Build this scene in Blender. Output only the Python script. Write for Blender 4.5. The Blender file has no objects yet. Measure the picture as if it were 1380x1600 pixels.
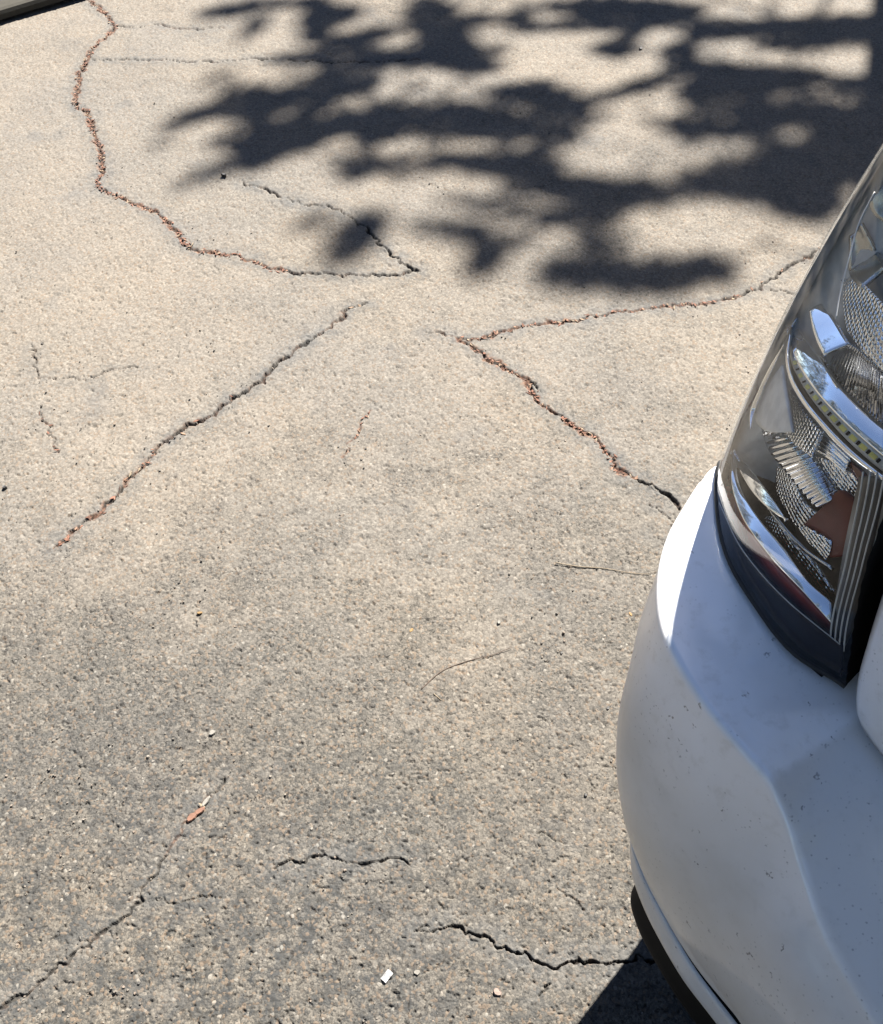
import bpy, bmesh, math, random
import numpy as np
from mathutils import Vector, Matrix
from mathutils.bvhtree import BVHTree

random.seed(7); rng = np.random.default_rng(11)
SC = bpy.context.scene
COL = SC.collection

# ------------------------------------------------------------------ camera
CAMH = 1.55; PITCH = math.radians(52); FPX = 1505.0     # focal length in photo pixels (1380 x 1600)
CP, SP = math.cos(PITCH), math.sin(PITCH)
CAM = Vector((0, 0, CAMH))
cam = bpy.data.cameras.new('camera'); cam_o = bpy.data.objects.new('camera', cam); COL.objects.link(cam_o)
cam_o.location = CAM; cam_o.rotation_euler = (math.radians(90) - PITCH, 0, 0)
cam.sensor_fit = 'VERTICAL'; cam.angle = 2*math.atan(800/FPX); cam.clip_start = .02; cam.clip_end = 500
SC.camera = cam_o

def ray(px, py):
    u = (px-690)/FPX; v = (800-py)/FPX
    return Vector((u, CP+v*SP, -SP+v*CP))
def at(px, py, z=0.0):                       # point of the place at height z seen at a photo pixel
    d = ray(px, py); t = (z-CAMH)/d.z
    return CAM + d*t
# ------------------------------------------------------------------ sun, sky
SUN_EL = math.radians(47.5); SUN_AZ = math.atan2(.43, .903)     # from +Y towards +X
SDIR = Vector((math.sin(SUN_AZ)*math.cos(SUN_EL), math.cos(SUN_AZ)*math.cos(SUN_EL), math.sin(SUN_EL)))
w = bpy.data.worlds.new('World'); SC.world = w; w.use_nodes = True
nt = w.node_tree; nt.nodes.clear()
o_ = nt.nodes.new('ShaderNodeOutputWorld'); b_ = nt.nodes.new('ShaderNodeBackground'); s_ = nt.nodes.new('ShaderNodeTexSky')
s_.sky_type = 'NISHITA'; s_.sun_disc = False; s_.sun_elevation = SUN_EL; s_.sun_rotation = SUN_AZ
s_.air_density = .5; s_.dust_density = .3
b_.inputs['Strength'].default_value = .05
nt.links.new(s_.outputs[0], b_.inputs[0]); nt.links.new(b_.outputs[0], o_.inputs[0])
sl = bpy.data.lights.new('sun', 'SUN'); sl.energy = 5.0; sl.angle = math.radians(.53); sl.color = (1, .945, .87)
so = bpy.data.objects.new('sun', sl); COL.objects.link(so)
so.rotation_euler = (-SDIR).to_track_quat('-Z', 'Y').to_euler(); so.location = SDIR*20
SC.view_settings.view_transform = 'Standard'; SC.view_settings.look = 'None'; SC.view_settings.exposure = 2.56; SC.view_settings.gamma = 1

# ------------------------------------------------------------------ helpers
def tag(o, label=None, cat=None, group=None, kind=None):
    if label: o['label'] = label
    if cat: o['category'] = cat
    if group: o['group'] = group
    if kind: o['kind'] = kind
    return o
def mesh_obj(name, verts, faces, mat=None, parent=None, smooth=True):
    me = bpy.data.meshes.new(name); me.from_pydata([tuple(v) for v in verts], [], faces); me.update()
    o = bpy.data.objects.new(name, me); COL.objects.link(o)
    if mat: me.materials.append(mat)
    if smooth: me.polygons.foreach_set('use_smooth', [True]*len(me.polygons))
    if parent: o.parent = parent
    return o
def from_bm(name, bm, mat=None, parent=None, smooth=False):
    me = bpy.data.meshes.new(name); bm.normal_update(); bm.to_mesh(me); bm.free()
    o = bpy.data.objects.new(name, me); COL.objects.link(o)
    if mat: me.materials.append(mat)
    if smooth: me.polygons.foreach_set('use_smooth', [True]*len(me.polygons))
    if parent: o.parent = parent
    return o
def empty(name, loc=(0,0,0)):
    o = bpy.data.objects.new(name, None); COL.objects.link(o); o.location = loc; return o
def catmull(pts, n):
    P = [Vector(p) for p in pts]; P = [P[0]*2-P[1]] + P + [P[-1]*2-P[-2]]
    L = [0]
    out = []
    segs = len(P)-3
    lens = [(P[i+2]-P[i+1]).length for i in range(segs)]; tot = sum(lens)
    for k in range(n):
        s = tot*k/(n-1); i = 0
        while i < segs-1 and s > lens[i]: s -= lens[i]; i += 1
        t = min(1, s/max(lens[i], 1e-9)); a, b, c, d = P[i:i+4]
        # centripetal-like tangents scaled to the segment
        l0 = max((b-a).length, 1e-6); l1 = max((c-b).length, 1e-6); l2 = max((d-c).length, 1e-6)
        m1 = ((c-b)/l1*l0 + (b-a)/l0*l1)/(l0+l1)*l1; m2 = ((d-c)/l2*l1 + (c-b)/l1*l2)/(l1+l2)*l1
        t2, t3 = t*t, t*t*t
        out.append(b*(2*t3-3*t2+1) + m1*(t3-2*t2+t) + c*(-2*t3+3*t2) + m2*(t3-t2))
    return out
def grid_faces(nr, nc, off=0, flip=False):
    f = []
    for i in range(nr-1):
        for j in range(nc-1):
            a = off+i*nc+j; q = (a, a+1, a+nc+1, a+nc)
            f.append(q[::-1] if flip else q)
    return f
def tube(bm, pts, r, n=8, cap=True):
    pts = [Vector(p) for p in pts]; rings = []
    for i, p in enumerate(pts):
        t = (pts[min(i+1, len(pts)-1)] - pts[max(i-1, 0)]).normalized()
        u = t.cross(Vector((0, 0, 1)));
        if u.length < 1e-3: u = t.cross(Vector((1, 0, 0)))
        u.normalize(); v = t.cross(u); rr = r[i] if hasattr(r, '__len__') else r
        rings.append([bm.verts.new(p + u*math.cos(a)*rr + v*math.sin(a)*rr) for a in [2*math.pi*k/n for k in range(n)]])
    for a, b in zip(rings, rings[1:]):
        for k in range(n): bm.faces.new((a[k], a[(k+1) % n], b[(k+1) % n], b[k]))
    if cap: bm.faces.new(rings[0][::-1]); bm.faces.new(rings[-1])

# ------------------------------------------------------------------ node material helpers
class NM:
    def __init__(s, name):
        s.m = bpy.data.materials.new(name); s.m.use_nodes = True; s.t = s.m.node_tree; s.t.nodes.clear()
        s.out = s.t.nodes.new('ShaderNodeOutputMaterial')
    def n(s, typ, **kw):
        nd = s.t.nodes.new(typ)
        for k, v in kw.items():
            if k.startswith('_'): setattr(nd, k[1:], v)
            else:
                key = int(k[1:]) if k[0] == 'i' and k[1:].isdigit() else k.replace('__', ' ')
                s.set(nd, key, v)
        return nd
    def set(s, nd, key, v):
        sock = nd.inputs[key]
        if isinstance(v, bpy.types.NodeSocket): s.t.links.new(v, sock)
        else: sock.default_value = v
    def math(s, op, a, b=0.0, c=None, clamp=False):
        nd = s.t.nodes.new('ShaderNodeMath'); nd.operation = op; nd.use_clamp = clamp
        s.set(nd, 0, a); s.set(nd, 1, b)
        if c is not None: s.set(nd, 2, c)
        return nd.outputs[0]
    def mix(s, f, a, b, mode='MIX'):
        nd = s.t.nodes.new('ShaderNodeMix'); nd.data_type = 'RGBA'; nd.blend_type = mode
        s.set(nd, 0, f)
        for k, v in ((6, a), (7, b)):
            if isinstance(v, tuple): v = (*v[:3], 1)
            s.set(nd, k, v)
        return nd.outputs[2]
    def ramp(s, f, stops):
        nd = s.t.nodes.new('ShaderNodeValToRGB'); s.set(nd, 0, f); e = nd.color_ramp.elements
        while len(e) < len(stops): e.new(.5)
        for el, (p, c) in zip(e, stops):
            el.position = p; el.color = (c, c, c, 1) if not isinstance(c, tuple) else (*c, 1)
        return nd.outputs[0]
    def rng(s, v, a, b, c=0.0, d=1.0, smooth=True):
        nd = s.t.nodes.new('ShaderNodeMapRange'); nd.interpolation_type = 'SMOOTHSTEP' if smooth else 'LINEAR'
        for k, x in zip(range(5), (v, a, b, c, d)): s.set(nd, k, x)
        return nd.outputs[0]
    def noise(s, vec, scale, detail=2.0, rough=.5):
        return s.n('ShaderNodeTexNoise', Vector=vec, Scale=scale, Detail=detail, Roughness=rough).outputs[0]
    def bsdf(s, **kw):
        p = s.n('ShaderNodeBsdfPrincipled', **kw); s.t.links.new(p.outputs[0], s.out.inputs[0]); return p
def P3(c): return (*c, 1)
def simple(name, col, rough=.5, metal=0.0, spec=.5, coat=0.0, bump=None, var=.12):
    m = NM(name); pos = m.n('ShaderNodeTexCoord').outputs['Object']
    nz = m.noise(pos, 60, 3)
    c = m.mix(m.rng(nz, .3, .7), tuple(x*(1-var) for x in col), tuple(min(1, x*(1+var)) for x in col))
    kw = dict(Base__Color=c, Roughness=rough, Metallic=metal, Coat__Weight=coat)
    kw['Specular__IOR__Level'] = spec
    if bump:
        sc, st, ds = bump
        kw['Normal'] = m.n('ShaderNodeBump', Height=m.noise(pos, sc, 3), Strength=st, Distance=ds).outputs[0]
    m.bsdf(**kw); return m.m

# ------------------------------------------------------------------ numpy noise
def vnoise(x, y, cell, seed=0):
    x = x/cell; y = y/cell; xi = np.floor(x).astype(np.int64); yi = np.floor(y).astype(np.int64)
    fx = x-xi; fy = y-yi; fx = fx*fx*(3-2*fx); fy = fy*fy*(3-2*fy)
    def h(a, b):
        n = (a*374761393 + b*668265263 + seed*982451653) & 0xffffffff
        n = ((n ^ (n >> 13))*1274126177) & 0xffffffff
        return ((n ^ (n >> 16)) & 0xffff)/65535.0
    return (h(xi, yi)*(1-fx)+h(xi+1, yi)*fx)*(1-fy) + (h(xi, yi+1)*(1-fx)+h(xi+1, yi+1)*fx)*fy
def sstep(x, a, b):
    t = np.clip((x-a)/(b-a), 0, 1); return t*t*(3-2*t)

# ------------------------------------------------------------------ pavement: one sheet, dense near the camera, with real cracks
CRACKS = [  # (photo polyline, half width mm, depth mm, red litter 0..1)
 ([(140,0),(165,20),(180,40),(170,55),(140,80),(135,95),(125,110),(120,140),(118,168),(135,172),(142,195),(150,220),(158,240),(160,262),(152,292)],7,10,.95),
 ([(152,292),(185,308),(205,318),(235,330),(255,340),(272,358),(285,378),(310,392),(345,397),(375,400),(400,410),(420,420),(445,423)],6,10,.95),
 ([(445,423),(500,428),(560,431),(600,430),(640,425),(655,423)],4,9,.25),
 ([(380,285),(405,293),(440,308),(475,320),(510,322),(545,340),(575,360)],3,8,.1),
 ([(575,360),(595,385),(610,400),(625,405),(640,418),(655,423)],4.5,10,.1),
 ([(180,40),(215,42),(250,36),(270,42),(310,46),(350,42)],3,6,.2),
 ([(137,92),(190,93),(250,95),(300,97),(340,97),(400,90),(440,94),(520,97),(600,96),(660,92)],3.4,7,.3),
 ([(572,474),(545,483),(530,500),(510,515),(480,535),(450,557)],4,9,.35),
 ([(450,557),(430,570),(410,590),(385,610),(350,632),(335,648),(310,658),(285,668),(260,688),(240,703)],6,11,.35),
 ([(240,703),(215,735),(195,755),(180,775),(160,795),(140,808),(120,825),(85,855)],4.5,7,.7),
 ([(665,518),(690,520),(715,528)],2.5,6,.4),
 ([(715,528),(735,538),(760,560),(800,580),(822,592),(828,610),(845,632),(870,648),(900,668),(930,685),(945,705),(965,735),(990,748)],6.5,10,.9),
 ([(990,748),(1020,760),(1040,772),(1055,785),(1062,795)],4,8,.2),
 ([(822,592),(840,607)],4,8,.3),
 ([(715,528),(750,530),(780,518),(810,510),(850,505),(900,502),(940,492),(980,487),(1030,480),(1080,475),(1120,470),(1160,460)],3.8,8,.75),
 ([(1160,460),(1200,440),(1220,425),(1250,408),(1290,385),(1340,350)],3.6,7,.4),
 ([(1205,452),(1240,458),(1275,470)],2,5,.2),
 ([(430,1355),(450,1345),(480,1340),(500,1336),(530,1342),(550,1345),(570,1350),(590,1345),(610,1342),(640,1350)],1.6,5,.0),
 ([(660,1455),(690,1452),(715,1448),(740,1460),(765,1465),(790,1480)],2,6,.0),
 ([(790,1480),(805,1490),(830,1497),(850,1505),(865,1515),(885,1505),(905,1498),(910,1505),(940,1505),(965,1502),(990,1505),(1040,1500)],3,8,.1),
 ([(350,1215),(330,1240),(300,1275),(275,1310),(260,1340)],2,4,.5),
 ([(260,1340),(230,1380),(200,1430),(140,1475),(80,1520),(40,1555),(0,1575),(-80,1620)],2.4,5,.25),
 ([(245,1405),(265,1415),(300,1405),(330,1400)],1.6,4,0),
 ([(50,545),(55,575),(60,590),(100,590),(145,588),(180,575),(215,573)],2.2,5,.1),
 ([(60,640),(75,670),(90,705)],2,4,.4),
 ([(580,640),(560,675),(535,715)],1.6,3,.7),
 ([(1015,790),(1035,805),(1060,822)],1.8,5,.1),([(1015,838),(1030,842),(1050,850)],1.8,5,.1),
 ([(830,1300),(850,1303),(862,1312),(885,1318)],1.0,3,0),([(870,1385),(885,1400),(915,1425)],1.0,3,0),
 ([(840,1120),(855,1128)],1.0,3,0),([(650,1455),(670,1448)],1.5,4,0),([(840,1555),(860,1540)],2,5,0),
]
def jag(poly, step=.012, amp=.0038):
    """photo polyline -> ground polyline with small irregular kinks"""
    P = [at(x, y) for x, y in poly]; out = [P[0]]
    for a, b in zip(P, P[1:]):
        L = (b-a).length; n = max(1, int(L/step)); d = (b-a); nrm = Vector((-d.y, d.x, 0)).normalized()
        for k in range(1, n+1):
            p = a+d*(k/n)
            out.append(p + nrm*random.gauss(0, amp) + d.normalized()*random.gauss(0, amp*.6) if k < n else p)
    return out
CRK = [(jag(p), wd/1000, dp/1000, rd) for p, wd, dp, rd in CRACKS]

X0, X1, Y0, Y1 = -170.0, 1560.0, -200.0, 1800.0     # dense patch reaches past the frame on every side
NX, NY = 1130, 1310
PX = np.linspace(X0, X1, NX); PY = np.linspace(Y0, Y1, NY)
gu, gv = np.meshgrid((PX-690)/FPX, (800-PY)/FPX)
ry = CP+gv*SP; rz = -SP+gv*CP; tt = -CAMH/rz
GX = gu*tt; GY = ry*tt
def n2(c, s): return vnoise(GX, GY, c, s)
spx = tt/FPX                                        # metres per photo pixel
H = (n2(.011, 1)-.5)*.0010 + (n2(.0055, 2)-.5)*.0009 + (n2(.0032, 3)-.5)*.0010
pit = sstep(n2(.008, 5)*.6+n2(.0042, 6)*.4, .70, .82)
H -= pit*.0028
H += (n2(.16, 8)-.5)*.006 + (n2(.05, 9)-.5)*.0014
CR = np.zeros_like(H); RD = np.zeros_like(H); DG = np.zeros_like(H); NEAR = np.zeros_like(H)
jx = (n2(.006, 21)-.5)*.0055 + (n2(.017, 23)-.5)*.005; jy = (n2(.006, 22)-.5)*.0055 + (n2(.017, 24)-.5)*.005
WOB = .12 + 1.35*n2(.02, 31)*(.4+n2(.06, 32)); RDN = n2(.035, 33)
def pix(p):
    d = p-CAM; z = d.y*CP - d.z*SP; return 690+FPX*d.x/z, 800-FPX*(d.y*SP+d.z*CP)/z
for pts, wd, dp, rd in CRK:
    for a, b in zip(pts, pts[1:]):
        pa, pb = pix(a), pix(b); m = .055/ (CAMH/ (SP)) * FPX
        c0, c1 = np.searchsorted(PX, [min(pa[0], pb[0])-m, max(pa[0], pb[0])+m]); r0, r1 = np.searchsorted(PY, [min(pa[1], pb[1])-m, max(pa[1], pb[1])+m])
        if c1 <= c0 or r1 <= r0: continue
        s = np.s_[r0:r1, c0:c1]
        x = GX[s]+jx[s]-a.x; y = GY[s]+jy[s]-a.y; dx, dy = b.x-a.x, b.y-a.y; L2 = dx*dx+dy*dy+1e-12
        t = np.clip((x*dx+y*dy)/L2, 0, 1); dist = np.hypot(x-dx*t, y-dy*t)
        ww = wd*WOB[s]
        k = 1-sstep(dist, ww*.45, ww*1.0+.0006)
        CR[s] = np.maximum(CR[s], k*min(1, dp/.007)); DG[s] = np.maximum(DG[s], k*dp)
        RD[s] = np.maximum(RD[s], (1-sstep(dist, ww*.8, ww*1.9+.002))*rd*sstep(RDN[s], .56-.5*rd, .74-.5*rd))
        NEAR[s] = np.maximum(NEAR[s], (1-sstep(dist, .004, .05))*min(1, dp/.008))
H -= DG*(1-.55*RD)
ex = np.minimum(np.minimum(PX-X0, X1-PX)[None, :]/40, np.minimum(PY-Y0, Y1-PY)[:, None]/40); H *= np.clip(ex, 0, 1)
verts = np.stack([GX, GY, H], -1).reshape(-1, 3)
corn = [verts[0], verts[NX-1], verts[-1], verts[NX*(NY-1)]]           # far-left, far-right, near-right, near-left
far = np.array([(-60, 70, 0), (60, 70, 0), (60, -40, 0), (-60, -40, 0)], float)
NV = NX*NY; allv = np.vstack([verts, far])
ii, jj = np.meshgrid(np.arange(NY-1), np.arange(NX-1), indexing='ij'); a_ = (ii*NX+jj).ravel()
quads = np.stack([a_, a_+NX, a_+NX+1, a_+1], -1)
ci = [0, NX-1, NV-1, NX*(NY-1)]
ring = np.array([(NV, ci[0], ci[1], NV+1), (NV+1, ci[1], ci[2], NV+2), (NV+2, ci[2], ci[3], NV+3), (NV+3, ci[3], ci[0], NV)])
quads = np.vstack([quads, ring]).astype(np.int32)
me = bpy.data.meshes.new('pavement'); me.vertices.add(len(allv)); me.vertices.foreach_set('co', allv.astype(np.float32).ravel())
me.loops.add(quads.size); me.loops.foreach_set('vertex_index', quads.ravel())
me.polygons.add(len(quads)); me.polygons.foreach_set('loop_start', np.arange(0, quads.size, 4, dtype=np.int32))
try: me.polygons.foreach_set('loop_total', np.full(len(quads), 4, dtype=np.int32))
except Exception: pass
me.update(calc_edges=True); me.validate()
me.polygons.foreach_set('use_smooth', np.ones(len(me.polygons), dtype=bool))
for nm, arr in (('crack', CR), ('litter', RD), ('edge', NEAR)):
    at_ = me.attributes.new(nm, 'FLOAT', 'POINT'); at_.data.foreach_set('value', np.concatenate([arr.ravel(), np.zeros(4)]).astype(np.float32))
pav = bpy.data.objects.new('pavement', me); COL.objects.link(pav); tag(pav, kind='structure')

def ground_mat():
    m = NM('weathered_asphalt'); pos = m.n('ShaderNodeTexCoord').outputs['Object']
    sep = m.n('ShaderNodeSeparateXYZ', Vector=pos)
    def attr(n): return m.n('ShaderNodeAttribute', _attribute_name=n).outputs['Fac']
    crack, litter, edge = attr('crack'), attr('litter'), attr('edge')
    wv = m.n('ShaderNodeTexNoise', Vector=pos, Scale=90.0, Detail=2.0).outputs[1]
    wpos = m.n('ShaderNodeVectorMath', _operation='MULTIPLY_ADD'); m.set(wpos, 0, wv); m.set(wpos, 1, (.006, .006, .006)); m.set(wpos, 2, pos); wp = wpos.outputs[0]
    flat = m.n('ShaderNodeVectorMath', _operation='MULTIPLY'); m.set(flat, 0, wp); m.set(flat, 1, (1, 1, 0)); fp = flat.outputs[0]
    # fine dust film in random patches; gradient lightens the far left, darkens near the camera
    big = m.noise(pos, 1.6, 4, .6); mid = m.noise(pos, 9, 5, .65); sm = m.noise(pos, 38, 4, .6)
    film = m.math('ADD', m.math('MULTIPLY', m.math('SUBTRACT', big, .5), .9), m.math('MULTIPLY', m.math('SUBTRACT', mid, .5), 1.1))
    grad = m.math('ADD', m.rng(sep.outputs[1], .15, 1.6, -.42, .30, False), m.rng(sep.outputs[0], -1.2, .4, .10, -.06, False))
    grad = m.math('ADD', grad, m.math('MULTIPLY', m.rng(sep.outputs[1], 1.1, .3), m.rng(sep.outputs[0], .15, -.6, 0, -.55)))
    film = m.math('ADD', film, grad)
    film = m.math('ADD', film, m.math('MULTIPLY', m.math('SUBTRACT', sm, .5), .7))
    film = m.rng(film, -.38, .42)
    # stones
    v1 = m.n('ShaderNodeTexVoronoi', Vector=fp, Scale=230.0); v2 = m.n('ShaderNodeTexVoronoi', Vector=fp, Scale=105.0)
    r1 = m.n('ShaderNodeSeparateColor', Color=v1.outputs['Color']); r2 = m.n('ShaderNodeSeparateColor', Color=v2.outputs['Color'])
    dusty = m.mix(m.math('ADD', m.math('MULTIPLY', r1.outputs[0], .75), m.math('MULTIPLY', m.rng(m.noise(fp, 430, 3), .36, .64), .25)), (.072, .0645, .0545), (.126, .1135, .0972))
    worn = m.mix(m.math('ADD', m.math('MULTIPLY', r1.outputs[0], .6), m.math('MULTIPLY', m.rng(m.noise(fp, 430, 3), .36, .64), .4)), (.019, .019, .018), (.100, .090, .075))
    c = m.mix(film, worn, dusty)
    # blue-grey bare aggregate, tan grains, pale grains
    grey = m.math('MULTIPLY', m.rng(m.math('ADD', m.noise(pos, 26, 5, .75), m.rng(film, .6, 0, 0, .045)), .50, .60), m.rng(film, .9, .1, .2, 1.0))
    grey = m.math('MULTIPLY', grey, m.math('MULTIPLY', m.rng(sep.outputs[1], 1.0, .3, .22, 1.0), m.rng(sep.outputs[0], .4, -.35, .5, 1.0)))
    c = m.mix(m.math('MULTIPLY', grey, m.math('ADD', .55, m.math('MULTIPLY', r2.outputs[1], .4))), c, (.021, .0225, .023))
    c = m.mix(m.math('MULTIPLY', m.rng(r1.outputs[1], .86, .90), .6), c, (0.0930, 0.0696, 0.0492))
    c = m.mix(m.math('MULTIPLY', m.rng(r2.outputs[0], .93, .95), m.rng(v2.outputs['Distance'], .5, .36, 0, .32)), c, (0.1212, 0.1110, 0.0954))
    c = m.mix(m.math('MULTIPLY', m.rng(r1.outputs[2], .988, .992), .6), c, (0.1494, 0.1392, 0.1212))
    # dark specks, and the shade in pores painted as colour
    po = m.noise(fp, 120, 3, .6)
    pores = m.math('MULTIPLY', m.rng(po, .575, .66), m.rng(film, 1, 0, .2, .9))
    c = m.mix(pores, c, (0.0132, 0.0120, 0.0102))
    rim = m.rng(v1.outputs['Distance'], .55, .8, 0, .28); c = m.mix(rim, c, (0.0180, 0.0162, 0.0132))
    # stains
    st = m.rng(m.noise(pos, 5.5, 4, .55), .60, .72, 0, .45); c = m.mix(st, c, m.mix(r1.outputs[0], (0.0438, 0.0438, 0.0438), (0.0696, 0.0684, 0.0642)))
    c = m.mix(m.math('MULTIPLY', edge, m.rng(m.noise(pos, 30, 3), .35, .65, .2, .8)), c, m.mix(r1.outputs[0], (0.0414, 0.0426, 0.0426), (0.0774, 0.0750, 0.0696)))
    c = m.mix(1.0, c, m.mix(m.rng(m.noise(pos, 1.9, 5, .6), .36, .64), (.93, .945, .965), (1.08, 1.055, 1.02)), 'MULTIPLY')      # broad cloudy wear
    # cracks and red-brown litter
    c = m.mix(m.math('MULTIPLY', crack, .95), c, (0.0054, 0.0042, 0.0030))
    lit = m.mix(m.rng(m.noise(pos, 130, 2), .35, .65), (0.0438, 0.0192, 0.0114), (0.1134, 0.0642, 0.0414))
    c = m.mix(m.math('MULTIPLY', litter, m.rng(m.noise(pos, 95, 2), .38, .58, .05, .9)), c, lit)
    h = m.math('ADD', m.math('MULTIPLY', v1.outputs['Distance'], -.9), m.math('MULTIPLY', po, 1.2))
    h = m.math('ADD', h, m.math('MULTIPLY', m.noise(pos, 420, 2), .7))
    bp = m.n('ShaderNodeBump', Height=h, Strength=m.rng(film, 0, 1, .85, .22), Distance=.0011)
    m.bsdf(Base__Color=c, Roughness=.93, Normal=bp.outputs[0], Specular__IOR__Level=.25)
    return m.m
me.materials.append(ground_mat())

# ------------------------------------------------------------------ kerb slab, top-left
kmat = simple('smooth_grey_concrete', (.036, .034, .0285), .85, spec=.08, bump=(140, .2, .002), var=.06)
ka, kb = at(-420, 174, 0), at(146, -2, 0)
kd = (kb-ka).normalized(); kn = Vector((-kd.y, kd.x, 0))
bm = bmesh.new(); n = 160
rows = []
for i in range(n+1):
    p = ka - kd*1.2 + kd*(4.2*i/n) + kn*.02; e = random.uniform(-.003, .006)*(1 if random.random() < .35 else .3)
    prof = [(.03, -.02), (.03+e, .008), (e*.6+.002, .013), (0, .03), (.005, .040), (.016, .044), (.5, .044), (.5, -.02)]
    rows.append([bm.verts.new((p.x+kn.x*a, p.y+kn.y*a, z)) for a, z in prof])
for a, b in zip(rows, rows[1:]):
    for k in range(7): bm.faces.new((a[k], a[k+1], b[k+1], b[k]))
bm.faces.new(rows[0]); bm.faces.new(rows[-1][::-1])
bmesh.ops.recalc_face_normals(bm, faces=bm.faces)
kerb = from_bm('kerb', bm, kmat); tag(kerb, kind='structure')

# ------------------------------------------------------------------ car: local frame a = forward, b = towards its right side
ORG = Vector((.30, .66, 0)); FW = Vector((.85, .53, 0)).normalized(); RT = Vector((FW.y, -FW.x, 0)); BC = .77
def W(a, b, z):
    if b < -.045: b = -.045+(b+.045)*.08                  # the body sides tuck in behind the rear corners
    if b > 2*BC+.045: b = 2*BC+.045+(b-2*BC-.045)*.08
    return ORG + FW*a + RT*b + Vector((0, 0, z))
def paint():
    m = NM('dusty_white_paint'); pos = m.n('ShaderNodeTexCoord').outputs['Object']
    big = m.noise(pos, 7, 4, .6); fine = m.noise(pos, 55, 4, .6)
    zz = m.n('ShaderNodeSeparateXYZ', Vector=pos).outputs[2]
    grime = m.math('ADD', m.rng(zz, .68, .55, .10, .72), m.math('MULTIPLY', m.math('SUBTRACT', big, .5), .9), clamp=True)
    bb = m.n('ShaderNodeVectorMath', _operation='DOT_PRODUCT', i0=pos, i1=tuple(RT)).outputs['Value']   # step under the tailgate: dust, plus its weaker sky reflection painted as grey
    b0 = RT.dot(W(1.9, BC, 0)-ORG)
    step = m.math('MULTIPLY', m.math('MULTIPLY', m.rng(m.math('ADD', bb, m.math('MULTIPLY', m.math('SUBTRACT', fine, .5), .012)), .252-b0, .268-b0), m.rng(m.n('ShaderNodeSeparateXYZ', Vector=m.n('ShaderNodeNewGeometry').outputs['Normal']).outputs[2], .62, .78)), .66)
    grime = m.math('MAXIMUM', grime, step)
    c = m.mix(grime, (.81, .81, .815), (.49, .458, .405))
    c = m.mix(m.rng(fine, .52, .74, 0, .35), c, (.50, .48, .445))
    st = m.n('ShaderNodeVectorMath', _operation='MULTIPLY'); m.set(st, 0, pos); m.set(st, 1, (1, 1, 1))
    v = m.n('ShaderNodeTexVoronoi', Vector=m.n('ShaderNodeVectorMath', _operation='ADD', i0=pos, i1=m.n('ShaderNodeVectorMath', _operation='SCALE', i0=m.n('ShaderNodeTexNoise', Vector=pos, Scale=150.0).outputs[1], i3=.022).outputs[0]).outputs[0], Scale=105.0)
    rr = m.n('ShaderNodeSeparateColor', Color=v.outputs['Color'])
    sp = m.math('MULTIPLY', m.rng(rr.outputs[0], .86, .90), m.rng(v.outputs['Distance'], .34, .14))
    sp = m.math('MULTIPLY', sp, m.rng(m.noise(pos, 16, 3), .47, .60))
    c = m.mix(m.math('MULTIPLY', sp, .8), c, (.09, .085, .08))
    v2 = m.n('ShaderNodeTexVoronoi', Vector=pos, Scale=330.0); r2 = m.n('ShaderNodeSeparateColor', Color=v2.outputs['Color'])
    sp2 = m.math('MULTIPLY', m.math('MULTIPLY', m.rng(r2.outputs[0], .90, .93), m.rng(v2.outputs['Distance'], .45, .2)), m.rng(m.noise(pos, 9, 3), .42, .62))
    c = m.mix(m.math('MULTIPLY', sp2, .55), c, (.16, .15, .14))
    m.bsdf(Base__Color=c, Roughness=.45, Coat__Weight=m.rng(grime, .2, .7, 1.0, .35), Coat__Roughness=m.rng(fine, .3, .8, .05, .22), Coat__IOR=2.0)
    return m.m
PAINT = paint()
BLACK = simple('black_plastic', (.004, .004, .004), .75, spec=.15, bump=(300, .2, .001))
GASKET = simple('black_rubber', (.01, .01, .01), .6)
GLASS_DARK = simple('dark_window_glass', (.01, .012, .012), .05)
TYRE = simple('tyre_rubber', (.02, .02, .02), .8, bump=(200, .3, .002))
ALLOY = simple('alloy', (.5, .5, .5), .3, metal=1.0)
car = empty('parked_car', W(1.9, BC, 0)); 
tag(car, 'white car with a dusty rear bumper and a clear tail lamp, parked at the right', 'car')
bpy.context.view_layer.update(); CARI = Matrix.Translation(-car.location)
def carpart(name, verts, faces, mat, parent=None, smooth=True):
    p = parent or car
    o = mesh_obj(name, [Vector(v)-car.location for v in verts], faces, mat, p, smooth)
    return o
def car_bm(name, bm, mat, parent=None, smooth=False):
    bmesh.ops.translate(bm, verts=bm.verts, vec=-car.location)
    return from_bm(name, bm, mat, parent or car, smooth)

# bumper: rows from under the lamp over the ledge, crease, bulge, groove, lower band (a, b, z); left half, then mirrored
def fullrow(half, n=150):
    h = [Vector(p) for p in half]; L = catmull(h, n)
    return [W(*p) for p in L] + [W(p.x, 2*BC-p.y, p.z) for p in reversed(L[:-1])]
side = lambda a0, b0, z: [(.80, b0, z), (.5, b0, z)]
r_in = [(.80,-.07,.715),(.45,-.075,.715),(.25,-.068,.715),(.14,-.045,.714),(.065,-.012,.713),(.025,.03,.712),(-.01,.085,.712),(-.022,.13,.711),(-.025,.184,.710),(-.012,.236,.707),(-.015,.27,.703),(-.03,.33,.70),(-.045,.5,.70),(-.055,.77,.70)]
r_in2 = [(.80,-.112,.712),(.40,-.113,.712),(.26,-.106,.712),(.14,-.083,.711),(.0487,-.049,.710),(-.003,.001,.709),(-.041,.06,.708),(-.058,.116,.706),(-.066,.184,.703),(-.053,.236,.70),(-.055,.27,.698),(-.068,.33,.694),(-.08,.5,.692),(-.09,.77,.692)]
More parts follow.
